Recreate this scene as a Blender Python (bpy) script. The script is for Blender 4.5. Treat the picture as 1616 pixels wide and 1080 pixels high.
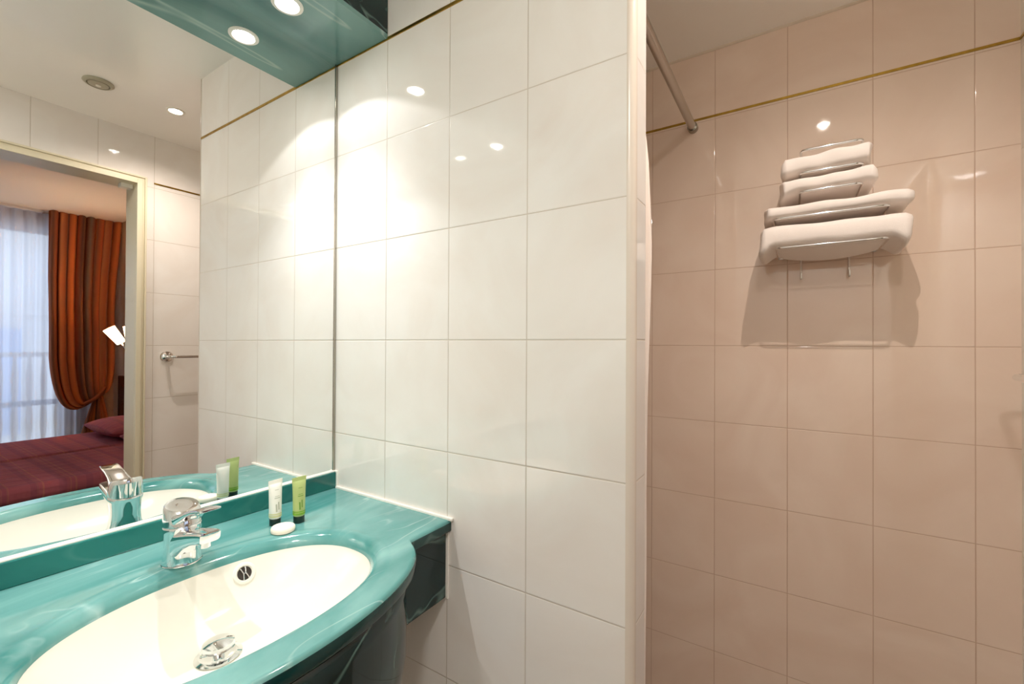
import bpy, bmesh, math, random
from mathutils import Vector, Matrix
random.seed(7)
PI = math.pi
sc = bpy.context.scene
for o in list(bpy.data.objects): bpy.data.objects.remove(o)
COL = sc.collection

# ------------------------------------------------------------ camera
EYE = 1.235
cd = bpy.data.cameras.new('camera'); cam = bpy.data.objects.new('camera', cd); COL.objects.link(cam)
cd.sensor_width = 36; cd.lens = 36*696.55/1616; cd.clip_start = .02
yaw, pit, roll = math.radians(32.604), math.radians(.365), math.radians(.28)
F = Vector((-math.sin(yaw)*math.cos(pit), math.cos(yaw)*math.cos(pit), math.sin(pit)))
Rt = Vector((math.cos(yaw), math.sin(yaw), 0)); Up = Rt.cross(F)
R2 = Rt*math.cos(roll)+Up*math.sin(roll); U2 = -Rt*math.sin(roll)+Up*math.cos(roll)
cam.matrix_world = Matrix(((R2.x, U2.x, -F.x, 0), (R2.y, U2.y, -F.y, 0), (R2.z, U2.z, -F.z, EYE), (0, 0, 0, 1)))
sc.camera = cam

# ------------------------------------------------------------ world, lights, exposure
w = bpy.data.worlds.new('world'); sc.world = w; w.use_nodes = True
w.node_tree.nodes['Background'].inputs[0].default_value = (.55, .70, 1, 1)
w.node_tree.nodes['Background'].inputs[1].default_value = 2.3
sc.view_settings.view_transform = 'Standard'; sc.view_settings.look = 'None'
sc.view_settings.exposure = 0.36; sc.view_settings.gamma = 1; sc.view_settings.use_curve_mapping = False
sc.cycles.max_bounces = 14; sc.cycles.diffuse_bounces = 8; sc.cycles.glossy_bounces = 8
sc.cycles.transparent_max_bounces = 16
sc.cycles.sample_clamp_indirect = 6; sc.cycles.blur_glossy = .1
SOFFIT_LAMP = dict(power=2.2, col=(.97, .98, 1), angle=119, blend=.15, spill=.8, core=16.5)
DOWNLIGHT = dict(power=21, col=(1, .87, .78), angle=152, blend=1, spill=0, core=0)
FILL_LIGHT = dict(loc=(.12, -.30, 2.205), power=7.8, col=(1, .97, .95), size=.12)  # added fill behind the camera, no fixture hangs there

def spot(name, loc, power, col, angle, blend, r=.018):
    l = bpy.data.lights.new(name, 'SPOT'); l.energy = power; l.color = col
    l.spot_size = math.radians(angle); l.spot_blend = blend; l.shadow_soft_size = r
    o = bpy.data.objects.new(name, l); COL.objects.link(o); o.location = loc; return o
def point(name, loc, power, col, r=.03):
    l = bpy.data.lights.new(name, 'POINT'); l.energy = power; l.color = col; l.shadow_soft_size = r
    o = bpy.data.objects.new(name, l); COL.objects.link(o); o.location = loc; return o

al = bpy.data.lights.new('room_light', 'AREA'); al.shape = 'DISK'; al.size = FILL_LIGHT['size']; al.energy = FILL_LIGHT['power']; al.color = FILL_LIGHT['col']
ao = bpy.data.objects.new('room_light', al); COL.objects.link(ao); ao.location = FILL_LIGHT['loc']

# room numbers (metres, floor at 0, camera over the origin)
XM = -1.053            # mirror face
YB = .7547             # tiled side wall (partition) face
YC = 1.5864            # shower back wall
XE = .47               # door wall
XP = -.235             # free end of the partition
YN = -.55              # wall on the near side
ZC = 2.22              # bathroom ceiling
ZBR = EYE+.762         # brass strip / soffit underside
ZCT = .847             # worktop
ZB2 = 2.5              # bedroom ceiling

# ------------------------------------------------------------ materials
def srgb(r, g, b):
    f = lambda c: (c/255)/12.92 if c/255 <= .04045 else ((c/255+.055)/1.055)**2.4
    return (f(r), f(g), f(b), 1)
class NT:
    def __init__(s, name):
        s.m = bpy.data.materials.new(name); s.m.use_nodes = True
        s.t = s.m.node_tree; s.b = s.t.nodes['Principled BSDF']
    def n(s, typ, **kw):
        x = s.t.nodes.new(typ)
        for k, v in kw.items(): setattr(x, k, v)
        return x
    def l(s, a, b): s.t.links.new(a, b)
    def set(s, **kw):
        for k, v in kw.items(): s.b.inputs[k.replace('_', ' ')].default_value = v
        return s
def simple(name, col, rough=.5, metal=0, noise=0, nscale=30, bump=0, **kw):
    m = NT(name); m.set(Base_Color=col, Roughness=rough, Metallic=metal, **kw)
    if noise or bump:
        tc = m.n('ShaderNodeTexCoord'); no = m.n('ShaderNodeTexNoise'); no.inputs['Scale'].default_value = nscale
        no.inputs['Detail'].default_value = 5
        m.l(tc.outputs['Object'], no.inputs['Vector'])
        if noise:
            mx = m.n('ShaderNodeMixRGB', blend_type='MULTIPLY'); mx.inputs[0].default_value = noise
            mx.inputs[1].default_value = col; m.l(no.outputs['Color'], mx.inputs[2])
            hs = m.n('ShaderNodeMixRGB'); hs.inputs[0].default_value = noise
            rp = m.n('ShaderNodeValToRGB'); rp.color_ramp.elements[0].position = .3; rp.color_ramp.elements[1].position = .7
            rp.color_ramp.elements[0].color = [c*(1-noise) for c in col[:3]]+[1]; rp.color_ramp.elements[1].color = col
            m.l(no.outputs['Fac'], rp.inputs[0]); m.l(rp.outputs[0], m.b.inputs['Base Color'])
        if bump:
            bp = m.n('ShaderNodeBump'); bp.inputs['Strength'].default_value = bump; bp.inputs['Distance'].default_value = .002
            m.l(no.outputs['Fac'], bp.inputs['Height']); m.l(bp.outputs[0], m.b.inputs['Normal'])
    return m.m
def tile_mat(name, axis, u0, v0, col, col2, grout, rough=.04, tw=.2036, th=.2507, mortar=.0013, spec=.75):
    """glazed wall tile in world metres; axis = which coordinate runs along the wall"""
    m = NT(name); m.set(Roughness=rough); m.b.inputs['Specular IOR Level'].default_value = spec
    tc = m.n('ShaderNodeTexCoord'); sx = m.n('ShaderNodeSeparateXYZ'); m.l(tc.outputs['Object'], sx.inputs[0])
    cx = m.n('ShaderNodeCombineXYZ')
    a = m.n('ShaderNodeMath', operation='SUBTRACT'); a.inputs[1].default_value = u0 - 20*tw; m.l(sx.outputs[axis], a.inputs[0])
    b = m.n('ShaderNodeMath', operation='SUBTRACT'); b.inputs[1].default_value = v0 - 20*th; m.l(sx.outputs['Y' if axis == 'Z' else 'Z'], b.inputs[0])
    m.l(a.outputs[0], cx.inputs[0]); m.l(b.outputs[0], cx.inputs[1])
    br = m.n('ShaderNodeTexBrick'); br.offset = 0; br.squash = 1; m.l(cx.outputs[0], br.inputs['Vector'])
    for k, v in (('Scale', 1), ('Mortar Size', mortar), ('Mortar Smooth', .25), ('Brick Width', tw), ('Row Height', th)):
        br.inputs[k].default_value = v
    no = m.n('ShaderNodeTexNoise'); no.inputs['Scale'].default_value = 3.2; no.inputs['Detail'].default_value = 6; no.inputs['Distortion'].default_value = 1.6
    m.l(tc.outputs['Object'], no.inputs['Vector'])
    rp = m.n('ShaderNodeValToRGB'); rp.color_ramp.elements[0].position = .35; rp.color_ramp.elements[1].position = .65
    rp.color_ramp.elements[0].color = col; rp.color_ramp.elements[1].color = col2; m.l(no.outputs['Fac'], rp.inputs[0])
    mx = m.n('ShaderNodeMixRGB'); m.l(br.outputs['Fac'], mx.inputs[0]); m.l(rp.outputs[0], mx.inputs[1]); mx.inputs[2].default_value = grout
    m.l(mx.outputs[0], m.b.inputs['Base Color'])
    br2 = m.n('ShaderNodeTexBrick'); br2.offset = 0; m.l(cx.outputs[0], br2.inputs['Vector'])
    for k, v in (('Scale', 1), ('Mortar Size', mortar*2.0), ('Mortar Smooth', 1), ('Brick Width', tw), ('Row Height', th)):
        br2.inputs[k].default_value = v
    rr = m.n('ShaderNodeMapRange'); rr.inputs['To Min'].default_value = rough; rr.inputs['To Max'].default_value = .5
    m.l(br.outputs['Fac'], rr.inputs[0]); m.l(rr.outputs[0], m.b.inputs['Roughness'])
    wv = m.n('ShaderNodeTexNoise'); wv.inputs['Scale'].default_value = 7; wv.inputs['Detail'].default_value = 1
    m.l(tc.outputs['Object'], wv.inputs['Vector'])
    ad = m.n('ShaderNodeMath', operation='MULTIPLY_ADD'); m.l(br2.outputs['Fac'], ad.inputs[0]); ad.inputs[1].default_value = -.55
    m.l(wv.outputs['Fac'], ad.inputs[2])
    bp = m.n('ShaderNodeBump'); bp.inputs['Strength'].default_value = .8; bp.inputs['Distance'].default_value = .0011
    m.l(ad.outputs[0], bp.inputs['Height']); m.l(bp.outputs[0], m.b.inputs['Normal'])
    return m.m
def marble(name, dark, mid, vein, rough=.08, scale=2.5, coat=.0, amount=.5, soft=.015):
    m = NT(name); m.set(Roughness=rough)
    tc = m.n('ShaderNodeTexCoord'); mp = m.n('ShaderNodeMapping'); mp.inputs['Rotation'].default_value = (.3, .2, .35)
    mp.inputs['Scale'].default_value = (2.4, .8, 1.6); m.l(tc.outputs['Object'], mp.inputs[0])
    n1 = m.n('ShaderNodeTexNoise'); n1.inputs['Scale'].default_value = scale; n1.inputs['Detail'].default_value = 7; n1.inputs['Distortion'].default_value = 1.2
    m.l(mp.outputs[0], n1.inputs['Vector'])
    r1 = m.n('ShaderNodeValToRGB'); r1.color_ramp.elements[0].position = .38; r1.color_ramp.elements[1].position = .66
    r1.color_ramp.elements[0].color = dark; r1.color_ramp.elements[1].color = mid; m.l(n1.outputs['Fac'], r1.inputs[0])
    n2 = m.n('ShaderNodeTexNoise'); n2.inputs['Scale'].default_value = scale*1.3; n2.inputs['Detail'].default_value = 2; n2.inputs['Distortion'].default_value = 1.1
    m.l(mp.outputs[0], n2.inputs['Vector'])
    r2 = m.n('ShaderNodeValToRGB'); e = r2.color_ramp.elements
    e[0].position = .5-soft; e[0].color = (0, 0, 0, 1); e[1].position = .50; e[1].color = (1, 1, 1, 1)
    x = e.new(.5+soft); x.color = (0, 0, 0, 1); m.l(n2.outputs['Fac'], r2.inputs[0])
    n3 = m.n('ShaderNodeTexNoise'); n3.inputs['Scale'].default_value = 5; m.l(tc.outputs['Object'], n3.inputs['Vector'])
    r3 = m.n('ShaderNodeValToRGB'); r3.color_ramp.elements[0].position = .42; r3.color_ramp.elements[1].position = .60; m.l(n3.outputs['Fac'], r3.inputs[0])
    ml = m.n('ShaderNodeMath', operation='MULTIPLY'); m.l(r2.outputs[0], ml.inputs[0]); m.l(r3.outputs[0], ml.inputs[1])
    m2 = m.n('ShaderNodeMath', operation='MULTIPLY'); m.l(ml.outputs[0], m2.inputs[0]); m2.inputs[1].default_value = amount
    mx = m.n('ShaderNodeMixRGB'); m.l(m2.outputs[0], mx.inputs[0]); m.l(r1.outputs[0], mx.inputs[1]); mx.inputs[2].default_value = vein
    m.l(mx.outputs[0], m.b.inputs['Base Color'])
    return m.m
def stripes(name, cols, width, axis='X', rough=.9, noise=.2):
    """vertical stripes across one object axis, with a fine weave"""
    m = NT(name); m.set(Roughness=rough)
    uv = m.n('ShaderNodeTexCoord'); sx = m.n('ShaderNodeSeparateXYZ'); m.l(uv.outputs['UV'], sx.inputs[0])
    mu = m.n('ShaderNodeMath', operation='MULTIPLY'); m.l(sx.outputs[axis], mu.inputs[0]); mu.inputs[1].default_value = 1/width
    fr = m.n('ShaderNodeMath', operation='FRACT'); m.l(mu.outputs[0], fr.inputs[0])
    rp = m.n('ShaderNodeValToRGB'); rp.color_ramp.interpolation = 'LINEAR'
    e = rp.color_ramp.elements; e[0].position = 0; e[0].color = cols[0]; e[1].position = 1; e[1].color = cols[0]
    for i, c in enumerate(cols[1:]):
        k = (i+1)/len(cols)
        x = e.new(k); x.color = c
    m.l(fr.outputs[0], rp.inputs[0]); m.l(rp.outputs[0], m.b.inputs['Base Color'])
    return m.m
def plaid(name, base, line1, line2):
    m = NT(name); m.set(Roughness=.95)
    tc = m.n('ShaderNodeTexCoord'); sx = m.n('ShaderNodeSeparateXYZ'); m.l(tc.outputs['Object'], sx.inputs[0])
    def band(ax, per, wd, off):
        a = m.n('ShaderNodeMath', operation='MULTIPLY_ADD'); m.l(sx.outputs[ax], a.inputs[0]); a.inputs[1].default_value = 1/per; a.inputs[2].default_value = off
        f = m.n('ShaderNodeMath', operation='FRACT'); m.l(a.outputs[0], f.inputs[0])
        l = m.n('ShaderNodeMath', operation='LESS_THAN'); m.l(f.outputs[0], l.inputs[0]); l.inputs[1].default_value = wd/per
        return l
    cur = None
    def mix(fac, col, amt):
        nonlocal cur
        mu = m.n('ShaderNodeMath', operation='MULTIPLY'); m.l(fac.outputs[0], mu.inputs[0]); mu.inputs[1].default_value = amt
        mx = m.n('ShaderNodeMixRGB'); m.l(mu.outputs[0], mx.inputs[0])
        if cur: m.l(cur.outputs[0], mx.inputs[1])
        else: mx.inputs[1].default_value = base
        mx.inputs[2].default_value = col; cur = mx
    mix(band('Y', .13, .007, 0), line1, .28); mix(band('Y', .13, .005, .16), line1, .22)
    mix(band('X', .11, .006, .3), line1, .22); mix(band('X', .11, .012, .6), line2, .35); mix(band('Y', .11, .03, .5), line2, .3)
    no = m.n('ShaderNodeTexNoise'); no.inputs['Scale'].default_value = 14; m.l(tc.outputs['Object'], no.inputs['Vector'])
    bp = m.n('ShaderNodeBump'); bp.inputs['Distance'].default_value = .02; bp.inputs['Strength'].default_value = .5
    m.l(no.outputs['Fac'], bp.inputs['Height']); m.l(bp.outputs[0], m.b.inputs['Normal'])
    m.l(cur.outputs[0], m.b.inputs['Base Color']); return m.m
def emit(name, col, strength):
    m = NT(name); m.set(Base_Color=col, Roughness=.4); m.b.inputs['Emission Color'].default_value = col
    m.b.inputs['Emission Strength'].default_value = strength; return m.m

TC1, TC2, GR = srgb(240, 237, 231), srgb(235, 229, 221), srgb(204, 195, 181)
PK1, PK2, GR2 = srgb(228, 208, 191), srgb(222, 199, 181), srgb(196, 166, 144)  # second set: shower tiles, warm light of the stall put into their tint
M = {}
M['tile_side'] = tile_mat('tile_side', 'X', -.6517, EYE+.0098, TC1, TC2, GR)
M['tile_back'] = tile_mat('tile_back', 'X', -.0179, EYE, PK1, PK2, GR2, mortar=.0012)
M['tile_end'] = tile_mat('tile_end', 'Y', .5, EYE+.0098, TC1, TC2, GR, tw=.5)
M['tile_door'] = tile_mat('tile_door', 'Y', .85, EYE-.012, TC1, TC2, GR)
M['tile_plain'] = tile_mat('tile_plain', 'Y', 0, EYE, TC1, TC2, GR)
M['floor_tile'] = tile_mat('floor_tile', 'X', 0, 0, srgb(225, 212, 195), srgb(215, 200, 182), srgb(150, 135, 120), tw=.3, th=.3, rough=.25)
M['ceiling'] = simple('ceiling_paint', srgb(248, 246, 240), .2, noise=.03, nscale=3)
M['trim_cream'] = simple('trim_cream', srgb(222, 211, 196), .25)
M['brass'] = simple('brass', srgb(196, 160, 74), .28, 1, noise=.3, nscale=60)
M['filler'] = simple('filler', srgb(214, 200, 182), .8)
M['caulk'] = simple('caulk', srgb(245, 240, 230), .4, bump=.3, nscale=200)
M['mirror'] = simple('mirror_glass', (.95, .95, .94, 1), 0.0, 1)
M['steel'] = simple('steel', srgb(170, 165, 155), .15, 1)
M['chrome'] = simple('chrome', (.86, .87, .87, 1), .045, 1)
M['rodmetal'] = simple('rod_metal', srgb(195, 190, 184), .25, 1)
M['counter'] = marble('counter_marble', srgb(60, 130, 126), srgb(120, 172, 167), srgb(205, 228, 224), .09, amount=.35)
M['counter'].node_tree.nodes['Principled BSDF'].inputs['Specular IOR Level'].default_value = .85
M['splash'] = marble('splash_marble', srgb(20, 92, 86), srgb(44, 120, 112), srgb(120, 180, 170), .07, amount=.3)  # same slab as the worktop, deepened for the dimmer light on this face
M['panel'] = marble('panel_marble', srgb(56, 104, 104), srgb(120, 158, 152), srgb(165, 190, 184), .10, 1.6, amount=.9, soft=.012)
M['edge'] = marble('edge_marble', srgb(18, 52, 50), srgb(34, 74, 70), srgb(110, 140, 130), .10, 3.0, amount=.3)  # same teal slab again, shade of the front edge painted into the colour
M['darkpanel'] = marble('dark_marble', srgb(10, 34, 34), srgb(22, 56, 54), srgb(110, 140, 130), .05, 3.0, amount=.6)  # shaded copy of the teal marble for faces the spots barely reach
M['basin'] = simple('basin_white', srgb(226, 224, 212), .12)
M['black'] = simple('dark_hole', srgb(40, 30, 20), .6)
M['bulb'] = emit('bulb', (1, .96, .86, 1), 22)
M['lampring'] = simple('lamp_ring', srgb(238, 236, 226), .3)
M['white_plastic'] = simple('white_plastic', srgb(235, 232, 220), .35)
M['vent'] = simple('vent_grey', srgb(178, 172, 150), .4)
M['towel'] = simple('towel', srgb(242, 233, 226), .95, bump=.45, nscale=800)
M['curtain_white'] = simple('curtain_white', srgb(238, 226, 215), .6, bump=.2, nscale=20)
M['wood'] = simple('door_paint', srgb(222, 214, 186), .35)
M['bed_ceiling'] = simple('bedroom_ceiling', srgb(238, 224, 202), .8)
M['bed_wall'] = simple('bedroom_wall', srgb(214, 180, 148), .85, noise=.04)
M['bed_floor'] = simple('bedroom_floor', srgb(96, 60, 42), .7, noise=.2)
M['plaid'] = plaid('plaid', srgb(186, 100, 110), srgb(222, 150, 112), srgb(132, 74, 100))
M['valance'] = stripes('valance', [srgb(42, 28, 24), srgb(50, 34, 28), srgb(110, 86, 70), srgb(44, 30, 26)], .08)
M['curtain_orange'] = stripes('curtain_orange', [srgb(160, 82, 44), srgb(206, 112, 52), srgb(122, 76, 52), srgb(184, 92, 44), srgb(96, 60, 46), srgb(192, 122, 76), srgb(160, 84, 44), srgb(116, 96, 80)], .31)
M['head'] = simple('headboard', srgb(60, 30, 26), .25)
M['shade'] = emit('lamp_shade', (1, .80, .55, 1), 3)
M['tube_white'] = simple('tube_white', srgb(235, 235, 225), .35)
M['tube_green'] = simple('tube_green', srgb(172, 188, 118), .3)
M['band_green'] = simple('band_green', srgb(120, 170, 40), .35)
M['band_pale'] = simple('band_pale', srgb(215, 215, 160), .35)
M['print_grey'] = simple('print_grey', srgb(178, 182, 165), .4)
M['print_green'] = simple('print_green', srgb(112, 150, 60), .4)
M['cap_black'] = simple('cap_black', srgb(14, 40, 34), .3)
M['soap'] = simple('soap', srgb(240, 232, 214), .45)
M['facade'] = simple('facade', srgb(236, 226, 206), .9)
M['shutter'] = simple('shutter', srgb(170, 180, 200), .7)
M['frame_white'] = simple('frame_white', srgb(235, 235, 235), .5)
# sheer: half lets the daylight straight through, half glows as it scatters it
m = NT('sheer'); tr = m.n('ShaderNodeBsdfTransparent'); tl = m.n('ShaderNodeBsdfTranslucent'); df = m.n('ShaderNodeBsdfDiffuse')
for x in (tl, df): x.inputs[0].default_value = (.86, .9, 1, 1)
m1 = m.n('ShaderNodeMixShader'); m1.inputs[0].default_value = .35; m.l(tl.outputs[0], m1.inputs[1]); m.l(df.outputs[0], m1.inputs[2])
m2 = m.n('ShaderNodeMixShader'); m2.inputs[0].default_value = .80; m.l(tr.outputs[0], m2.inputs[1]); m.l(m1.outputs[0], m2.inputs[2])
m.l(m2.outputs[0], m.t.nodes['Material Output'].inputs[0]); M['sheer'] = m.m
m = NT('glass'); m.set(Base_Color=(1, 1, 1, 1), Roughness=0); m.b.inputs['Transmission Weight'].default_value = 1; m.b.inputs['IOR'].default_value = 1.02
M['glass'] = m.m

# ------------------------------------------------------------ helpers
def obj(name, bm, mat, parent=None, smooth=False, bevel=0, subsurf=0, autosmooth=True):
    me = bpy.data.meshes.new(name)
    bmesh.ops.remove_doubles(bm, verts=bm.verts, dist=1e-6)
    bmesh.ops.recalc_face_normals(bm, faces=bm.faces)
    if smooth:
        for f in bm.faces: f.smooth = True
        if autosmooth:
            for e in bm.edges:
                if len(e.link_faces) == 2 and e.calc_face_angle(0) > math.radians(38): e.smooth = False
    bm.to_mesh(me); bm.free(); me.materials.append(mat)
    o = bpy.data.objects.new(name, me); COL.objects.link(o)
    if parent:
        o.parent = parent
        pm = Matrix.Identity(4) if parent.parent else Matrix.Translation(parent.location)
        o.matrix_parent_inverse = pm.inverted()
    if bevel:
        b = o.modifiers.new('bevel', 'BEVEL'); b.width = bevel; b.segments = 3; b.limit_method = 'ANGLE'; b.harden_normals = False
    if subsurf:
        s = o.modifiers.new('sub', 'SUBSURF'); s.levels = subsurf; s.render_levels = subsurf
    return o
def thing(name, label, cat, loc=(0, 0, 0), group=None):
    o = bpy.data.objects.new(name, None); COL.objects.link(o); o.location = loc; o.empty_display_size = .05
    o['label'] = label; o['category'] = cat
    if group: o['group'] = group
    return o
def tag(o, label, cat, group=None):
    o['label'] = label; o['category'] = cat
    if group: o['group'] = group
    return o
def struct(name, bm, mat, label=None, **kw):
    o = obj(name, bm, mat, **kw); o['kind'] = 'structure'
    if label: o['label'] = label
    return o
def box(bm, x0, x1, y0, y1, z0, z1):
    vs = [bm.verts.new((x, y, z)) for x in (x0, x1) for y in (y0, y1) for z in (z0, z1)]
    for f in ((0, 1, 3, 2), (4, 6, 7, 5), (0, 4, 5, 1), (2, 3, 7, 6), (0, 2, 6, 4), (1, 5, 7, 3)):
        bm.faces.new([vs[i] for i in f])
    return bm
def B(*a): return box(bmesh.new(), *a)
def loft(bm, rings, close=True, cap0=True, cap1=True):
    R = [[bm.verts.new(p) for p in r] for r in rings]
    n = len(R[0])
    for a, b in zip(R, R[1:]):
        for i in range(n if close else n-1):
            bm.faces.new((a[i], a[(i+1) % n], b[(i+1) % n], b[i]))
    if close and cap0: bm.faces.new(R[0])
    if close and cap1: bm.faces.new(R[-1])
    return bm
def lathe(bm, prof, c=(0, 0, 0), n=40, ax=(0, 0, 1), caps=True):
    ax = Vector(ax).normalized(); q = Vector((0, 0, 1)).rotation_difference(ax)
    rings = [[Vector(c) + q @ Vector((r*math.cos(2*PI*i/n), r*math.sin(2*PI*i/n), h)) for i in range(n)] for r, h in prof]
    return loft(bm, rings, cap0=caps, cap1=caps)
def tube(bm, pts, r, n=12, closed=False):
    pts = [Vector(p) for p in pts]; rings = []
    up = None
    for i, p in enumerate(pts):
        if closed: t = pts[(i+1) % len(pts)]-pts[i-1]
        else: t = pts[min(i+1, len(pts)-1)]-pts[max(i-1, 0)]
        t.normalize()
        if up is None: up = t.orthogonal().normalized()
        up = (up-t*up.dot(t)).normalized(); s = t.cross(up)
        rings.append([p+up*r*math.cos(2*PI*k/n)+s*r*math.sin(2*PI*k/n) for k in range(n)])
    if closed: rings.append(rings[0]); return loft(bm, rings, cap0=False, cap1=False)
    return loft(bm, rings)
def fillet(pts, r, n=6, closed=False):
    pts = [Vector(p) for p in pts]; out = []
    N = len(pts)
    for i, p in enumerate(pts):
        if not closed and i in (0, N-1): out.append(p); continue
        a, b = pts[i-1]-p, pts[(i+1) % N]-p
        rr = min(r, a.length*.49, b.length*.49)
        A, Bv = p+a.normalized()*rr, p+b.normalized()*rr
        for k in range(n+1):
            t = k/n; out.append(A*(1-t)**2+p*2*t*(1-t)+Bv*t*t)
    return out

# ------------------------------------------------------------ the shell
# the shower and vanity floor, ceiling, walls: solid slabs
struct('floor', B(XM-.15, XE+.12, YN-.1, YC+.1, -.1, 0), M['floor_tile'])
struct('ceiling', B(XM-.15, XE+.0, YN-.1, YC+.1, ZC, ZC+.12), M['ceiling'])
struct('wall_left', B(XM-.15, XM-.006, YN-.1, YC+.1, 0, ZC), M['tile_plain'])
struct('wall_near', B(XM-.006, XE, YN-.1, YN, 0, ZC), M['tile_side'])
struct('wall_back', B(XM-.006, XE, YC, YC+.1, 0, ZC), M['tile_back'], 'pinkish glazed tile wall of the shower')
struct('wall_partition', B(XM-.006, XP-.010, YB, .832, 0, ZC), M['tile_side'], 'cream glazed tile side wall beside the vanity')
# free end of the partition: tiled face and the quarter-round corner trim
struct('wall_end', B(XP-.010, XP, YB+.016, .832, 0, ZC), M['tile_end'], bevel=.002)
bm = bmesh.new()
prof = [(XP-.011, YB+.016), (XP-.011, YB-.0015)] + [(XP-.0115+.0115+.003*0+ .0135*math.sin(a)-.0115, YB+.012-.0135*math.cos(a)) for a in [i*PI/16 for i in range(9)]] + [(XP+.002, YB+.016)]
loft(bm, [[(x, y, z) for x, y in prof] for z in (0, ZC)])
struct('trim_1', bm, M['trim_cream'], 'rounded cream corner trim on the partition edge', smooth=True)
# door wall with its opening
DY0, DY1, DZ = -.03, .785, EYE+.745
WX = XE+.12
bm = bmesh.new()
box(bm, XE, WX, DY1, 3.0, 0, ZB2); box(bm, XE, WX, -2.6, DY0, 0, ZB2); box(bm, XE, WX, DY0, DY1, DZ, ZB2)
struct('wall_right', bm, M['tile_door'], 'cream tile wall around the doorway')
# door frame: lining + architraves with a groove
bm = bmesh.new()
def arch(bm, x0, x1, w0, w1):
    box(bm, x0, x1, DY1+w0, DY1+w1, 0, DZ+w1); box(bm, x0, x1, DY0-w1, DY0-w0, 0, DZ+w1); box(bm, x0, x1, DY0-w0, DY1+w0, DZ+w0, DZ+w1)
arch(bm, XE-.016, XE, -.004, .016); arch(bm, XE-.008, XE, .016, .026); arch(bm, XE-.013, XE, .026, .034); 
box(bm, XE, WX+.004, DY1-.004, DY1, 0, DZ); box(bm, XE, WX+.004, DY0, DY0+.004, 0, DZ); box(bm, XE, WX+.004, DY0, DY1, DZ-.004, DZ)
dr = struct('door_1', bm, M['wood'], 'cream painted door frame open to the bedroom', bevel=.0015)
obj('catch_plate', B(XE+.03, XE+.07, DY1-.05, DY1-.006, DZ-.024, DZ-.0045), M['white_plastic'], dr, bevel=.002)['label'] = 'small white plate under the head of the frame'
# brass listel strips, 7 mm tall, standing 2 mm proud
h = .0035
struct('trim_2', B(XM+.001, XP-.012, YB-.0022, YB, ZBR-h, ZBR+h), M['brass'], 'brass strip along the vanity side wall')
struct('trim_3', B(XM, XE-.001, YC-.0022, YC, ZBR-h, ZBR+h), M['brass'], 'brass strip across the shower wall')
struct('trim_4', B(XE-.0022, XE, .848, YC-.003, ZBR-h, ZBR+h), M['brass'], 'brass strip on the doorway wall')
bm = bmesh.new(); loft(bm, [[(x, YC, ZC-.006), (x, YC-.002, ZC-.0055), (x, YC-.0055, ZC-.002), (x, YC-.006, ZC), (x, YC, ZC)] for x in (XM, XE)])
struct('trim_9', bm, M['filler'], 'narrow filler bead where the shower wall meets the ceiling', smooth=True)
# bedroom shell
WB = 4.05; YH = 1.69
struct('floor_bedroom', B(WX, WB+.3, -2.6, YH+.1, -.1, 0), M['bed_floor'])
struct('ceiling_bedroom', B(XE, WB+.3, -2.6, YH+.1, ZB2, ZB2+.1), M['bed_ceiling'])
struct('wall_bedroom_head', B(WX, WB+.3, YH, YH+.1, 0, ZB2), M['bed_wall'])
struct('wall_bedroom_near', B(WX, WB+.3, -2.7, -2.6, 0, ZB2), M['bed_wall'])
bm = bmesh.new()
OY0, OY1, OZ = -.75, 1.34, 2.36
box(bm, WB, WB+.25, OY1, YH, 0, ZB2); box(bm, WB, WB+.25, -2.6, OY0, 0, ZB2); box(bm, WB, WB+.25, OY0, OY1, OZ, ZB2)
struct('wall_bedroom_window', bm, M['bed_wall'])
obj('bedroom_lining', B(WX, WX+.004, DY1+.04, YH, 0, ZB2), M['bed_wall'])['kind'] = 'structure'
bpy.data.objects['bedroom_lining'].name = 'trim_5'
# french window
bm = bmesh.new(); xw0, xw1 = WB+.08, WB+.13
ny = 3; ww = (OY1-OY0)/ny
for i in range(ny):
    a, b = OY0+i*ww, OY0+(i+1)*ww
    for (p, q) in ((a, a+.05), (b-.05, b)): box(bm, xw0, xw1, p, q, 0, OZ)
    for z0, z1 in ((0, .10), (.62, .67), (OZ-.06, OZ)): box(bm, xw0+.001, xw1-.001, a+.05, b-.05, z0, z1)
wn = struct('window_1', bm, M['frame_white'], 'white framed french window behind the sheers')
obj('pane', B(WB+.100, WB+.104, OY0+.02, OY1-.02, .05, OZ-.03), M['glass'], wn)
# outside
bd = thing('apartment_building', 'pale building with shutters seen through the sheer curtain', 'building', (8.2, 1.2, -3))
bm = bmesh.new(); box(bm, 8.2, 9.2, -6, 9, -6, 4.5); box(bm, 8.1, 8.2, -6, 9, 1.68, 1.78)
obj('wall', bm, M['facade'], bd)
for y0 in (.1, 1.35, 2.6):
    f = obj('shutter', B(8.12, 8.2, y0, y0+.34, -.2, 1.45), M['shutter'], bd)
bl = thing('balcony_railing', 'balcony railing outside the french window', 'railing', (WB+.8, .3, 0))
bm = bmesh.new(); box(bm, WB+.78, WB+.82, -1, 1.6, 1.08, 1.13); box(bm, WB+.78, WB+.82, -1, 1.6, .08, .12)
obj('rail', bm, M['facade'], bl)
for k in range(24):
    y = -.95+k*.108; obj('baluster', lathe(bmesh.new(), [(.012, .12), (.03, .35), (.02, .6), (.03, .85), (.012, 1.08)], (WB+.8, y, 0), 10), M['facade'], bl, smooth=True)
struct('floor_balcony', B(WB+.25, WB+1.0, -1.5, 2, -.15, -.01), M['facade'])

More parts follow.
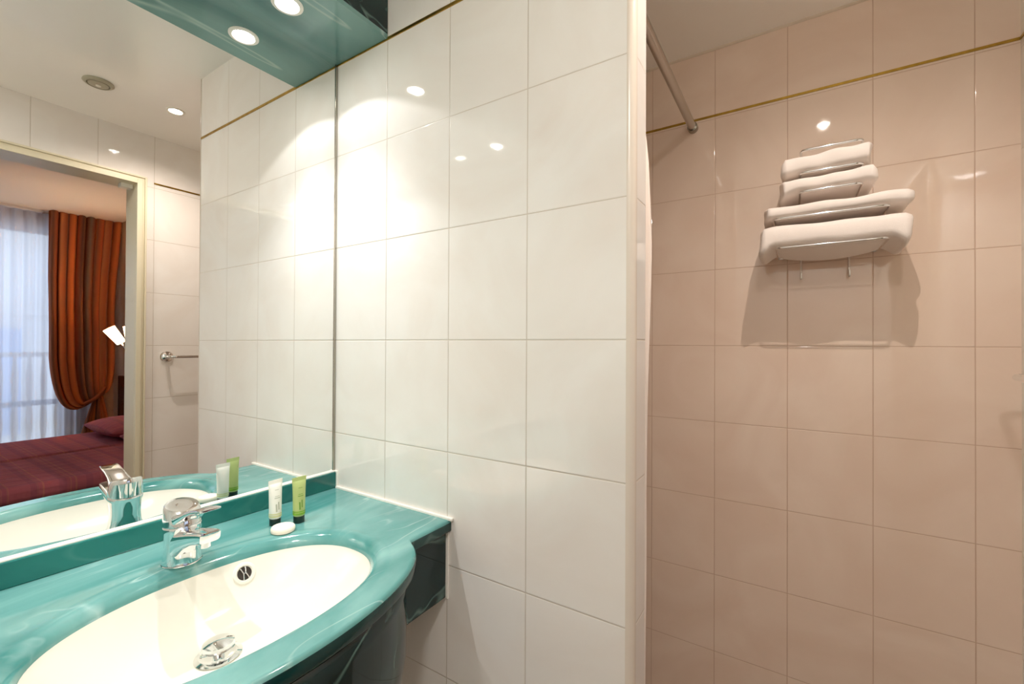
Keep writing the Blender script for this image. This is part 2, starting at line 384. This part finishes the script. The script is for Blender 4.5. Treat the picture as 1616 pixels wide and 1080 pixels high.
# ------------------------------------------------------------ mirror
ZSP = EYE-.3453
mr = thing('wall_mirror', 'large frameless wall mirror above the teal backsplash', 'mirror', (XM-.003, .1, ZSP))
obj('glass', B(XM-.0055, XM, YN+.002, YB-.0005, ZSP+.0005, ZBR-.0005), M['mirror'], mr)
obj('edge_trim', B(XM-.0055, XM+.002, YB-.0075, YB-.0005, ZSP+.001, ZBR-.001), M['steel'], mr, bevel=.0006)['label'] = 'thin steel edge strip'

# ------------------------------------------------------------ soffit and its lamps
sf = thing('light_canopy', 'teal marble look light canopy above the mirror', 'canopy', (XM+.1, .1, ZBR))
XS = XM+.1982
obj('underside_panel', B(XM-.0055, XS, YN+.001, YB-.0005, ZBR, ZBR+.012), M['panel'], sf, bevel=.0008)
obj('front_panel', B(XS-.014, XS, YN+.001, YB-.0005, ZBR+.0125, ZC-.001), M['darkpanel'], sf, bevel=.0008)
def recessed(name, label, x, y, z, group, r=.033, L=None, lum=None):
    t = thing(name, label, 'ceiling light', (x, y, z), group)
    bm = bmesh.new(); n = 48
    prof = [(r, 0), (r, -.0022), (r*.93, -.004), (r*.76, -.004), (r*.70, -.0015), (r*.70, -.0005)]
    lathe(bm, prof, (x, y, z), n, caps=False); obj('trim_ring', bm, M['lampring'], t, smooth=True)
    obj('bulb', lathe(bmesh.new(), [(r*.69, -.0004), (r*.69, -.0008), (r*.5, -.0016), (r*.2, -.002)], (x, y, z), 32), M['bulb'], t, smooth=True)
    s = spot(name+'_beam', (x, y, z-.0065), L['power'], L['col'], L['angle'], L['blend'], .004)
    if L['spill']:
        s2 = spot('spill', (x, y, z-.0065), L['spill'], L['col'], 172, 1, .004)
        s2.parent = t; s2.matrix_parent_inverse = Matrix.Translation(-Vector((x, y, z)))
    if L['core']:
        s3 = spot('core', (x, y, z-.0065), L['core'], L['col'], 84, 1, .004)
        s3.parent = t; s3.matrix_parent_inverse = Matrix.Translation(-Vector((x, y, z)))
    s.name = 'beam'; s.parent = t; s.matrix_parent_inverse = Matrix.Translation(-Vector((x, y, z)))
    return t
recessed('recessed_spotlight', 'lit round spotlight in the teal canopy nearest the side wall', -.958, .556, ZBR, None, L=SOFFIT_LAMP)
recessed('recessed_spotlight', 'second lit spotlight of the teal canopy, farther from the side wall', -.962, .116, ZBR, None, L=SOFFIT_LAMP)
recessed('recessed_spotlight', 'lit round ceiling downlight near the shower, seen in the mirror', .105, .80, ZC, None, L=DOWNLIGHT)
vt = thing('ceiling_vent', 'round grey exhaust vent on the ceiling, seen in the mirror', 'vent', (.11, .555, ZC))
bm = bmesh.new(); lathe(bm, [(.045, 0), (.046, -.004), (.040, -.009), (.034, -.010), (.034, -.006), (.033, -.002)], (.11, .555, ZC), 40)
obj('grille_ring', bm, M['vent'], vt, smooth=True)
obj('disc', lathe(bmesh.new(), [(.005, -.004), (.030, -.006), (.030, -.010), (.022, -.0125), (.005, -.013)], (.11, .555, ZC), 40), M['vent'], vt, smooth=True)
obj('center_button', lathe(bmesh.new(), [(.008, -.0125), (.008, -.015), (.005, -.016)], (.11, .555, ZC), 20), M['white_plastic'], vt, smooth=True)

# ------------------------------------------------------------ vanity
vn = thing('vanity_unit', 'teal marble look washbasin counter with oval white basin', 'washbasin', (XM+.2, .345, 0))
CX, CY, EA, EB, ZR = -.736, .347, .149, .224, EYE-.413
def sup(c, e=2.0/2.25): return math.copysign(abs(c)**e, c)
def ell(t, g=0, z=ZR): return (CX+(EA+g)*sup(math.cos(t)), CY+(EB+g)*sup(math.sin(t)), z)
XF, YW = -.640, .296     # straight front edge of the ledge, half width of the bow
def bowx(y):
    u = (y-.345)/.290
    return -.664+.150*math.sqrt(max(0, 1-u*u))
yl = .631
out = []
out += [(XM-.004, YB-.0005), ]
out = [(XF, YB-.0005)]
N1 = 60
top = [(XF, YB-.0005), (XF, yl)]
arc = [(bowx(y), y) for y in [yl-.001-(2*(yl-.001-.345))*k/N1 for k in range(N1+1)]]
botm = [(XF, .059), (XF, YN+.0005), (XM-.004, YN+.0005), (XM-.004, YB-.0005)]
poly = top+arc+botm
# resample by angle round the basin centre, keeping every corner
def resample(poly, n):
    pts = []
    m = len(poly)
    for i in range(m):
        a, b = Vector(poly[i]), Vector(poly[(i+1) % m]); L = (b-a).length; k = max(1, int(L/.02))
        for j in range(k): pts.append(a+(b-a)*j/k)
    return pts
P = resample(poly, 0)
ang = [math.atan2(p.y-CY, p.x-CX) for p in P]
def ring_out(g, z):
    r = []
    for p in P:
        x, y = p.x, p.y
        d = Vector((p.x-CX, p.y-CY)); 
        if p.x > XM+.02 and YN+.01 < p.y < YB-.01:
            # nudge the free front edge inward
            if p.y > yl-.003 or p.y < .059+.003: x -= g
            else:
                nrm = Vector(((p.x+.664)/.150**2, (p.y-.345)/.290**2)).normalized(); x -= nrm.x*g; y -= nrm.y*g
        elif p.x > XM+.02 and abs(p.x-XF) < 1e-6: x -= g
        r.append((x, y, z))
    return r
def par(a):  # parameter of the superellipse whose point lies at polar angle a
    lo = a-.9; hi = a+.9
    f = lambda t: math.remainder(math.atan2((EB)*sup(math.sin(t)), (EA)*sup(math.cos(t)))-a, 2*PI)
    for _ in range(50):
        mid = (lo+hi)/2
        if f(mid) < 0: lo = mid
        else: hi = mid
    return mid
tpar = [par(a) for a in ang]
def ring_in(g, z): return [ell(t, g, z) for t in tpar]
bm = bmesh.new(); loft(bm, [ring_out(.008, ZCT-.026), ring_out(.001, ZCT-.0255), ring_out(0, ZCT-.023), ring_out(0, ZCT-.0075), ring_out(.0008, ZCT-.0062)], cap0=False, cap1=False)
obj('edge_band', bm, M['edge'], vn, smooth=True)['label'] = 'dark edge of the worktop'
rings = [ring_in(.001, ZR-.006), ring_out(.008, ZCT-.026), ring_out(.0008, ZCT-.0062), ring_out(.0022, ZCT-.0026),
         ring_out(.005, ZCT-.0003), ring_out(.0075, ZCT), ring_out(.010, ZCT), ring_in(.038, ZCT), ring_in(.034, ZCT+.0001), ring_in(.030, ZCT+.0008), ring_in(.024, ZCT+.0010), ring_in(.017, ZCT-.0002), ring_in(.010, ZCT-.005), ring_in(.005, ZCT-.011), ring_in(.002, ZCT-.018), ring_in(.001, ZR-.006)]
bm = bmesh.new(); loft(bm, rings, cap0=False, cap1=False)
obj('worktop', bm, M['counter'], vn, smooth=True)
obj('backsplash', B(XM-.0055, XM+.0115, YN+.001, YB-.004, ZCT+.0002, ZSP), M['splash'], vn, bevel=.0022)
# basin bowl
DX, DY, ZD = -.776, .346, .733
def bowl(t, r):
    e = ell(t, .0, 0); k = r**1.0
    x = DX+(e[0]-DX)*k; y = DY+(e[1]-DY)*k
    return (x, y, ZD+(ZR-ZD)*(r**3.4)*.93+(ZR-ZD)*.07*r)
bm = bmesh.new(); TT = [2*PI*i/96 for i in range(96)]
rr_ = [1, .985, .96, .92, .87, .8, .7, .6, .5, .4, .3, .2, .12]
rg = [[ell(t, .0015, ZR+.004) for t in TT]]+[[bowl(t, r) for t in TT] for r in rr_]
loft(bm, rg, cap0=False, cap1=True)
bs = obj('basin', bm, M['basin'], vn, smooth=True, autosmooth=False)
# drain and overflow
obj('drain_flange', lathe(bmesh.new(), [(.012, 0), (.031, .0005), (.033, .003), (.026, .0045), (.022, .002), (.012, .001)], (DX, DY, ZD+.001), 40), M['chrome'], vn, smooth=True)
obj('drain_plug', lathe(bmesh.new(), [(.008, 0), (.008, .012), (.022, .014), (.0235, .018), (.022, .022), (.014, .0245), (.004, .0255)], (DX, DY, ZD+.002), 40), M['chrome'], vn, smooth=True)
# overflow ring: sits on the rear wall of the bowl
ofn = Vector((.877, -.201, .437)).normalized(); ofc = Vector((-.8692, .4306, EYE-.4315))+ofn*.0008
ov = obj('overflow_ring', lathe(bmesh.new(), [(.0185, -.012), (.0195, .0003), (.0178, .0022), (.0140, .0028), (.0120, .001), (.0120, -.012)], ofc, 36, ofn), M['basin'], vn, smooth=True)
obj('overflow_hole', lathe(bmesh.new(), [(.0119, -.008), (.0119, .0008)], ofc, 30, ofn), M['black'], ov)  # solid plug, the shade inside the opening painted as dark colour
q = Vector((0, 0, 1)).rotation_difference(ofn)
bm = bmesh.new(); 
for s in (-1, 1):
    pts = [ofc+q @ Vector(((k-3)*.0035, s*(.0018+.0026*abs(k-3)/3), .0022)) for k in range(7)]; tube(bm, pts, .0012, 8)
tube(bm, [ofc+q @ Vector((0, -.003, .0022)), ofc+q @ Vector((0, .003, .0022))], .0011, 8)
obj('overflow_bars', bm, M['chrome'], ov, smooth=True)
# side panels under the ledge, bowed apron
for y0, y1 in ((.575, YB-.004), (YN+.002, .115)):
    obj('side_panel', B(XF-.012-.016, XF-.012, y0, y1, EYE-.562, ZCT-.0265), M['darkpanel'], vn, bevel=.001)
bm = bmesh.new(); rg = []
nA = 48
for z, s, dx in ((ZCT-.0265, .965, 0), (.79, .975, 0), (.74, .98, 0), (.68, .98, 0), (.62, .955, -.004), (.56, .90, -.012), (.50, .82, -.028), (.44, .71, -.055), (.38, .57, -.09), (.34, .44, -.13)):
    r = []
    for k in range(nA+1):
        a = -PI/2+PI*k/nA
        r.append((-.675+dx+(.162*s)*math.cos(a), .345+.287*s*math.sin(a)*(.96 if z < .8 else 1), z))
    rg.append(r)
loft(bm, rg, close=False)
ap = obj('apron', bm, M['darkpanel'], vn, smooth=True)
sm = ap.modifiers.new('solid', 'SOLIDIFY'); sm.thickness = .008; sm.offset = -1
# white silicone
bm = bmesh.new(); box(bm, XM+.0115, XF+.007, YB-.007, YB, ZCT-.002, ZCT+.0055)
box(bm, XM-.004, XM+.016, YB-.004, YB, ZCT+.004, ZSP+.003)
struct('trim_6', bm, M['caulk'], 'white silicone bead along the counter', bevel=.002)
struct('trim_8', B(XM+.0002, XM+.0075, YN+.002, YB-.005, ZSP-.001, ZSP+.0032), M['caulk'], 'pale silicone bead between the backsplash and the mirror', bevel=.0014)
struct('trim_7', B(XF-.024, XF-.006, YB-.0035, YB, EYE-.565, ZCT-.027), M['caulk'], 'silicone bead beside the dark side panel', bevel=.0015)

# ------------------------------------------------------------ faucet
fx, fy = -.917, .348
fa = thing('basin_faucet', 'chrome single lever faucet standing behind the oval basin', 'faucet', (fx, fy, ZCT))
obj('base_ring', lathe(bmesh.new(), [(.0285, 0), (.0300, .0004), (.0302, .0014), (.0296, .0022), (.028, .0022)], (fx, fy, ZCT+.0012), 48), M['chrome'], fa, smooth=True)
def orng(cx, cy, rx, ry, z, n=48, tilt=0, nose=0):
    r = []
    for i in range(n):
        a = 2*PI*i/n; x = rx*math.cos(a); y = ry*math.sin(a)
        if nose and math.cos(a) > 0: x += nose*math.cos(a)**3
        r.append((cx+x, cy+y, z+tilt*x))
    return r
bm = bmesh.new()
loft(bm, [orng(fx, fy, .0295, .0295, ZCT+.004), orng(fx, fy, .0275, .0275, ZCT+.014), orng(fx, fy, .0262, .0265, ZCT+.030), orng(fx, fy, .0268, .0268, ZCT+.045),
          orng(fx+.001, fy, .0285, .028, ZCT+.058, tilt=.03), orng(fx+.001, fy, .0298, .029, ZCT+.0655, tilt=.06), orng(fx+.001, fy, .0285, .028, ZCT+.0675, tilt=.06)])
body = obj('body', bm, M['chrome'], fa, smooth=True)
# spout: lofted rounded box reaching over the basin
def rbox(x, cz, hw, hh, tilt=0, n=28, e=.45):
    r = []
    for i in range(n):
        a = 2*PI*i/n; y = hw*math.copysign(abs(math.cos(a))**e, math.cos(a)); z = hh*math.copysign(abs(math.sin(a))**e, math.sin(a))
        r.append((x+z*tilt, fy+y, cz+z))
    return r
bm = bmesh.new()
loft(bm, [rbox(fx-.004, .881, .022, .026), rbox(fx+.014, .8835, .0232, .0245), rbox(fx+.028, .890, .0205, .0205, .1), rbox(fx+.046, .8985, .0185, .0155, .12), rbox(fx+.070, .907, .0172, .0122, .15),
          rbox(fx+.095, .9135, .0165, .0108, .18), rbox(fx+.105, .9155, .0155, .0095, .18), rbox(fx+.1065, .9158, .0125, .006, .18)])
sp = obj('spout', bm, M['chrome'], fa, smooth=True)
obj('aerator', lathe(bmesh.new(), [(.009, -.006), (.010, -.005), (.010, .004)], (fx+.086, fy, .9005), 24), M['chrome'], sp, smooth=True)
# lever cap and lever
bm = bmesh.new()
loft(bm, [orng(fx+.001, fy, .0270, .0270, ZCT+.0672, tilt=.06), orng(fx+.001, fy, .0300, .0292, ZCT+.070, tilt=.06), orng(fx+.001, fy, .0292, .0285, ZCT+.080, tilt=-.04), orng(fx-.001, fy, .0275, .0272, ZCT+.092, tilt=-.16),
          orng(fx-.002, fy, .0262, .0260, ZCT+.0985, tilt=-.24), orng(fx-.002, fy, .0245, .0242, ZCT+.1008, tilt=-.25), orng(fx-.002, fy, .0225, .0222, ZCT+.1003, tilt=-.25), orng(fx-.002, fy, .0205, .0202, ZCT+.0995, tilt=-.25), orng(fx-.002, fy, .008, .008, ZCT+.1008, tilt=-.25)])
lv = obj('lever', bm, M['chrome'], fa, smooth=True)
bm = bmesh.new()
loft(bm, [rbox(fx+.004, .9265, .0225, .0095, .0), rbox(fx+.022, .9305, .0225, .0085, -.2), rbox(fx+.036, .9375, .0195, .0058, -.3), rbox(fx+.050, .9445, .0175, .0042, -.3), rbox(fx+.070, .9520, .0165, .0034, -.3), rbox(fx+.092, .9578, .0165, .0028, -.2), rbox(fx+.105, .9600, .0160, .0024, -.2), rbox(fx+.107, .9603, .0130, .0013, -.2)])
obj('lever_plate', bm, M['chrome'], lv, smooth=True)

# ------------------------------------------------------------ toiletries
def tubeprod(name, label, x, y, ang, mat, band, H=.096, w=.0155):
    t = thing(name, label, 'toiletry tube', (x, y, ZCT))
    c, s = math.cos(ang), math.sin(ang)
    def ring(rx, ry, z, n=28):
        return [(x+rx*math.cos(2*PI*i/n)*c-ry*math.sin(2*PI*i/n)*s, y+rx*math.cos(2*PI*i/n)*s+ry*math.sin(2*PI*i/n)*c, z) for i in range(n)]
    z0 = ZCT
    cap = obj('cap', loft(bmesh.new(), [ring(.0105, .0105, z0), ring(.0112, .0112, z0+.001), ring(.0112, .0112, z0+.0135), ring(.0105, .0105, z0+.0145)]), M['cap_black'], t, smooth=True)
    cap['label'] = 'dark green screw cap'
    b = obj('tube_body', loft(bmesh.new(), [ring(.0108, .0108, z0+.0146), ring(.0122, .0122, z0+.017), ring(.0124, .0118, z0+.035), ring(.0134, .0095, z0+.06), ring(.0146, .0055, z0+.08), ring(w, .0022, z0+H-.0085), ring(w, .0016, z0+H-.008)]), mat, t, smooth=True)
    obj('crimped_end', loft(bmesh.new(), [ring(w+.0002, .0018, z0+H-.0081), ring(w+.0002, .0009, z0+H-.004), ring(w+.0002, .0007, z0+H)]), mat, t, smooth=True)
    def sleeve(za, zb, m_, nm, a0=0, a1=2*PI):
        bm = bmesh.new(); rs = []
        prof_ = [(.0146, .0108, .0108), (.017, .0122, .0122), (.035, .0124, .0118), (.06, .0134, .0095), (.08, .0146, .0055), (.088, w, .0022)]
        def rad(z):
            for (za_, xa, ya), (zb_, xb, yb) in zip(prof_, prof_[1:]):
                if z <= zb_: k = (z-za_)/(zb_-za_); return xa+(xb-xa)*k, ya+(yb-ya)*k
            return w, .002
        for k in range(5):
            z = za+(zb-za)*k/4; rx, ry = rad(z); r = []
            for i in range(29):
                a = a0+(a1-a0)*i/28; px, py = (rx+.0003)*math.cos(a), (ry+.0003)*math.sin(a)
                r.append((x+px*c-py*s, y+px*s+py*c, z0+z))
            rs.append(r)
        loft(bm, rs, close=False); return obj(nm, bm, m_, b, smooth=True)
    sleeve(.0185, .0225, band[0], 'colour_band'); sleeve(.024, .0265, band[1], 'colour_band')
    # small printed marks on the front
    for za, zb, a0, a1 in ((.030, .046, -2.0, -1.75), (.034, .050, -1.6, -1.4), (.058, .0595, -2.1, -1.2), (.062, .063, -2.0, -1.3), (.075, .076, -1.9, -1.3)):
        sleeve(za, zb, band[2], 'printed_mark', a0, a1)
    return t
# flat side of each tube faces the camera
tubeprod('lotion_tube', 'small white lotion tube standing on its cap by the backsplash', -.938, .527, 1.60, M['tube_white'], (M['band_pale'], M['band_pale'], M['print_grey']))
tubeprod('shower_gel_tube', 'small green shower gel tube standing on its cap by the backsplash', -.909, .563, 1.50, M['tube_green'], (M['band_green'], M['band_green'], M['print_green']), H=.098)
bm = bmesh.new(); lathe(bm, [(.0205, 0), (.0225, .0012), (.0230, .004), (.0230, .0075), (.0212, .0102), (.0196, .0107), (.0182, .0099), (.010, .0096), (.002, .0095)], (-.889, .516, ZCT+.0011), 44)
tag(obj('soap_bar', bm, M['soap'], smooth=True), 'round white soap lying in front of the two tubes', 'soap')

# ------------------------------------------------------------ shower rod and curtain
rd = thing('curtain_rod', 'grey metal shower curtain rod ending on the shower wall', 'curtain rod', (-.289, 1.2, EYE+.735))
obj('pole', lathe(bmesh.new(), [(.0125, .833), (.0125, YC-.004)], (-.289, 0, EYE+.735), 28, (0, 1, 0)), M['rodmetal'], rd, smooth=True)
obj('end_cap', lathe(bmesh.new(), [(.0160, YC-.022), (.0165, YC-.020), (.0165, YC-.001)], (-.289, 0, EYE+.735), 28, (0, 1, 0)), M['steel'], rd, smooth=True)
bm = bmesh.new(); rg = []
for j in range(40):
    z = .06+(EYE+.700-.06)*j/39; r = []
    for i in range(90):
        u = i/89; k = .45+.55*min(1, (1-abs(j/39-.55))*1.1)
        amp = .026+.022*math.sin(j*.09+1) if j < 36 else .026
        x = -.292+amp*math.sin(u*2*PI*6+.5*math.sin(j*.13))+.008*math.sin(j*.2+u*9)
        if z > EYE+.44: x = -.289+(x+.289)*max(.15, 1-(z-EYE-.44)/.09)
        zz = z-EYE; kk = -.285 if zz > .49 else (-.267-(.49-zz)*0 if zz > .40 else max(-.281, -.267-(.40-zz)*.02))
        if .43 < zz <= .49: kk = -.267-.018*(zz-.43)/.06
        x = min(x, kk*(.842+.17*u))
        r.append((x, .842+.17*u+.003*math.sin(j*.5), z))
    rg.append(r)
loft(bm, rg, close=False)
o = obj('shower_curtain', bm, M['curtain_white'], smooth=True, autosmooth=False); tag(o, 'white shower curtain bunched behind the partition edge', 'curtain')
sm = o.modifiers.new('solid', 'SOLIDIFY'); sm.thickness = .0012

# ------------------------------------------------------------ towel rack and towels
rk = thing('towel_rack', 'chrome wire towel rack on the shower wall', 'towel rack', (.075, YC, EYE+.2))
yb_ = YC-.012; wr = .0032
for x in (.017, .131):
    pts = fillet([(x, yb_+.009, EYE+.55), (x, yb_, EYE+.545), (x, yb_, EYE+.205), (x, yb_-.018, EYE+.195), (x, yb_-.020, EYE+.215)], .01)
    obj('upright', tube(bmesh.new(), pts, .003, 10), M['chrome'], rk, smooth=True)
YF = 1.375
tiers = [(-.041, .192, .262, .2), (-.046, .194, .341, .2), (.012, .141, .404, .2), (.012, .143, .453, .2), (.015, .143, .511, .2)]
for i, (xa, xb, z, d) in enumerate(tiers):
    z += EYE
    pts = fillet([(xa, yb_-.001, z+.004), (xa, YF, z), (xb, YF, z+.0), (xb, yb_-.001, z+.004)], .016, 6)
    obj('shelf_wire', tube(bmesh.new(), pts, wr, 10), M['chrome'], rk, smooth=True)
    bm = bmesh.new(); tube(bm, [(xa, yb_-.001, z+.004), (xb, yb_-.001, z+.004)], wr, 10)
    obj('cross_wire', bm, M['chrome'], rk, smooth=True)
def towel(label, x0, x1, z0, hgt, droop, wires, name='folded_towel', seed=1, tilt=0, sag=.012):
    """folded towel: a soft roll-edged slab swept along x; its ends hang over the wires"""
    rnd = random.Random(seed); ph = [rnd.uniform(0, 6) for _ in range(6)]
    bm = bmesh.new(); rings = []; nx, nv = 42, 40
    yf, yk = YF-.006, YC-.016
    for i in range(nx+1):
        u = i/nx; x = x0+(x1-x0)*u
        dl = max(0, wires[0]-x); dr_ = max(0, x-wires[1]); d = min(1, max(dl, dr_)/.045); d = d*d*(3-2*d)
        zb = z0-droop*d; 
        inside = math.sin(PI*min(1, max(0, (x-wires[0])/(wires[1]-wires[0]))))
        ht = hgt+droop*d*.85+.002*math.sin(6*u+ph[0])+.001*math.sin(17*u+ph[1])
        ec = 1 if 0 < i < nx else .90
        r = []
        for k in range(nv):
            a = 2*PI*k/nv; e = .42
            cy = math.copysign(abs(math.cos(a))**e, math.cos(a)); cz = math.copysign(abs(math.sin(a))**(e+.06), math.sin(a))
            y = (yf+yk)/2-(yk-yf)/2*cy*ec+(.003*math.sin(7*u+ph[2])+.002*math.sin(17*u+ph[3]))*(cy > 0)
            z = zb+ht/2+ht/2*cz*ec+tilt*(u-.5)
            if cz < 0 and inside > 0:
                m_ = math.sin(PI*.62*min(1, max(0, (y-yf)/(yk-yf)))); z -= sag*inside**.6*m_
            if cz > 0: z += .0012*math.sin(13*u+ph[4]+y*20)
            r.append((x+(.004*math.sin(a*2+ph[5]) if i in (0, nx) else 0), y, z+.0))
        rings.append(r)
    # rounded ends
    def shrink(r, s, dx):
        c = sum((Vector(p) for p in r), Vector())/len(r); return [tuple(c+(Vector(p)-c)*s+Vector((dx, 0, 0))) for p in r]
    rings = [shrink(rings[0], .70, -.004), shrink(rings[0], .93, -.0025)]+rings+[shrink(rings[-1], .93, .0025), shrink(rings[-1], .70, .004)]
    loft(bm, rings)
    o = obj(name, bm, M['towel'], smooth=True, autosmooth=False); tag(o, label, 'towel', 'towels in the wire rack'); return o
towel('large white folded towel on the lowest wire tier', -.078, .232, EYE+.265, .060, .026, (-.041, .192), seed=3, tilt=.0, sag=.020)
towel('large white folded towel on the second wire tier, above the lowest towel', -.066, .234, EYE+.344, .032, .004, (-.046, .194), seed=8, sag=.006, tilt=.004)
towel('small white folded towel directly above the two large towels', -.028, .166, EYE+.4065, .038, .010, (.012, .141), seed=12, tilt=.002, sag=.008)
towel('topmost small white folded towel of the wire rack', -.025, .158, EYE+.4555, .048, .006, (.012, .143), seed=5, tilt=.004, sag=.006)

# ------------------------------------------------------------ towel bar on the door wall (seen in the mirror)
tb = thing('towel_bar', 'chrome towel bar beside the doorway, seen in the mirror', 'towel bar', (XE, .9, EYE-.065))
zt = EYE-.066
for yy in (.905, 1.42):
    obj('wall_flange', lathe(bmesh.new(), [(.027, 0), (.0275, .004), (.024, .009), (.012, .012), (.010, .014)], (XE, yy, zt), 32, (-1, 0, 0)), M['chrome'], tb, smooth=True)
obj('bar', tube(bmesh.new(), fillet([(XE-.012, .905, zt), (XE-.062, .905, zt), (XE-.062, 1.42, zt), (XE-.012, 1.42, zt)], .03, 10), .0075, 16), M['chrome'], tb, smooth=True)

# ------------------------------------------------------------ bedroom
ZBED = EYE-.76
def bed(x0, x1, label, px):
    t = thing('single_bed', label, 'bed', ((x0+x1)/2, .6, 0), 'twin beds seen through the doorway')
    bm = bmesh.new(); rs = []
    y0, y1 = -.35, YH-.08
    box(bm, x0+.004, x1-.004, y0, y1, ZBED-.09, ZBED)
    bp = obj('bedspread', bm, M['plaid'], t, bevel=.03, smooth=True)
    bm = bmesh.new(); uvl = bm.loops.layers.uv.new('uv')
    box(bm, x0+.022, x1-.022, y0+.02, y1-.001, .04, ZBED-.09)
    for f in bm.faces:
        for l in f.loops: l[uvl].uv = (l.vert.co.y, l.vert.co.z)
    obj('valance', bm, M['valance'], t)
    for lx in (x0+.1, x1-.1):
        for ly in (y0+.1, y1-.12): obj('leg', B(lx-.025, lx+.025, ly-.025, ly+.025, 0, .041), M['head'], t)
    return t
bed(1.313, 2.145, 'burgundy plaid single bed nearest the doorway', 0)
bed(2.155, 2.955, 'burgundy plaid single bed nearest the window', 0)
def pillow(x, y, label):
    bm = bmesh.new(); rings = []
    for i in range(25):
        u = -1+2*i/24; r = []
        th = .068*(1-abs(u)**3.0)**.6+.004
        for k in range(28):
            a = 2*PI*k/28; cy = math.copysign(abs(math.cos(a))**.75, math.cos(a)); cz = math.copysign(abs(math.sin(a))**1.1, math.sin(a))
            r.append((x+.345*u, y+.215*cy*(1-.05*abs(u)), ZBED+.0735+th*cz))
        rings.append(r)
    loft(bm, rings); return tag(obj('pillow', bm, M['plaid'], smooth=True, autosmooth=False), label, 'pillow', 'pillows on the twin beds')
pillow(2.555, 1.385, 'burgundy plaid pillow on the bed nearest the window')
pillow(1.73, 1.385, 'burgundy plaid pillow on the bed nearest the doorway')
tag(obj('headboard', B(1.25, 3.75, YH-.05, YH-.001, .25, .90), M['head'], bevel=.01), 'dark wooden headboard panel behind both beds', 'headboard')
sk = thing('power_socket', 'white wall socket above the far pillow', 'socket', (3.25, YH-.05, .66))
obj('plate', B(3.18, 3.30, YH-.064, YH-.0505, .60, .72), M['white_plastic'], sk, bevel=.003)
obj('insert', B(3.205, 3.275, YH-.066, YH-.0645, .625, .695), M['vent'], sk)
# twin wall lamp
wl = thing('wall_lamp', 'twin shade lit wall lamp above the headboard', 'lamp', (3.2, YH, 1.1))
obj('wall_plate', B(3.14, 3.24, YH-.03, YH-.001, 1.03, 1.17), M['steel'], wl, bevel=.004)
for sx_, ax_ in ((3.33, (.05, -.56, .83)), (2.93, (-.05, -.1, .99))):
    top_ = Vector((sx_, 1.50, 1.305)); ax = Vector(ax_).normalized()
    base = top_-ax*.085
    obj('arm', tube(bmesh.new(), fillet([(3.19, YH-.03, 1.10), (3.19, 1.58, 1.10), tuple(base)], .04), .008, 10), M['steel'], wl, smooth=True)
    obj('lamp_shade', lathe(bmesh.new(), [(.038, -.085), (.050, .080), (.048, .080), (.036, -.083)], top_, 32, ax, caps=False), M['shade'], wl, smooth=True)
    p_ = point('bulb_light', top_+ax*.02, 10, (1, .82, .62), .03); p_.parent = wl; p_.matrix_parent_inverse = Matrix.Translation(-wl.location)
# orange drape with tie-back
bm = bmesh.new(); uvl = bm.loops.layers.uv.new('uv'); nu, nv = 120, 60; V = []
TY, TZ = 1.515, EYE-.50
for i in range(nu+1):
    u = i/nu; col = []; yu0 = 1.145+.535*u; ph = u*2*PI*8
    for j in range(nv+1):
        v = j/nv
        yu = yu0-.065*u*min(1, v/.3)
        if v < .45:
            k = v/.45; y = yu-.018*math.sin(PI*k)*(u-.5)*0; z = (ZB2-.002)*(1-k)+(EYE-.15)*k
        elif v < .72:
            k = (v-.45)/.27; p0 = (yu, EYE-.15); p1 = (yu+.04*(1-u), EYE-.60-.28*(1-u)**.7); p2 = (TY+.03*(u-.5), TZ-.09*(1-u)+.02)
            y = (1-k)**2*p0[0]+2*k*(1-k)*p1[0]+k*k*p2[0]; z = (1-k)**2*p0[1]+2*k*(1-k)*p1[1]+k*k*p2[1]
        else:
            k = (v-.72)/.28; y0_, z0_ = TY+.03*(u-.5), TZ-.09*(1-u)+.02; y1_ = 1.33+.33*u; z1_ = .02
            y = y0_+(y1_-y0_)*k**.8; z = z0_+(z1_-z0_)*k
        amp = .045 if v < .45 else .045-.02*math.sin(PI*min(1, (v-.45)/.5))
        bag = .06*math.sin(PI*min(1, max(0, (v-.2)/.52)))
        x = 3.87-bag+amp*math.sin(ph+.8*math.sin(3*v+u*4))*(.6+.4*math.sin(u*13+1))
        y += .012*math.cos(ph)
        col.append((bm.verts.new((x, min(y, YH-.005), z)), u, v))
    V.append(col)
for i in range(nu):
    for j in range(nv):
        q4 = (V[i][j], V[i+1][j], V[i+1][j+1], V[i][j+1]); f = bm.faces.new([a[0] for a in q4])
        for l, a in zip(f.loops, q4): l[uvl].uv = (a[1], a[2])
dp = thing('drape', 'orange brown striped drape tied back at the bedroom window', 'curtain', (3.87, 1.4, 0))
o = obj('fabric', bm, M['curtain_orange'], dp, smooth=True, autosmooth=False)
bm = bmesh.new(); pts = [(3.78, 1.40, EYE-.60), (3.76, 1.47, EYE-.56), (3.80, 1.545, EYE-.47), (3.88, 1.61, EYE-.38), (3.99, 1.66, EYE-.33), (4.03, 1.67, EYE-.33)]
tube(bm, fillet(pts, .05), .016, 10); tb_ = obj('tieback', bm, M['curtain_orange'], dp, smooth=True); tb_['label'] = 'twisted fabric tieback'
# sheer
bm = bmesh.new(); rg = []
for z in (.02, ZB2-.021):
    rg.append([(3.98+.02*math.sin(k*.55)+.008*math.sin(k*1.3), -1.05+2.55*k/300, z) for k in range(301)])
loft(bm, rg, close=False)
tag(obj('sheer_curtain', bm, M['sheer'], smooth=True, autosmooth=False), 'white sheer curtain glowing with daylight at the bedroom window', 'curtain')
tag(obj('curtain_track', B(3.94, 4.03, -1.1, 1.13, ZB2-.02, ZB2), M['frame_white']), 'white curtain track along the bedroom ceiling', 'curtain track')
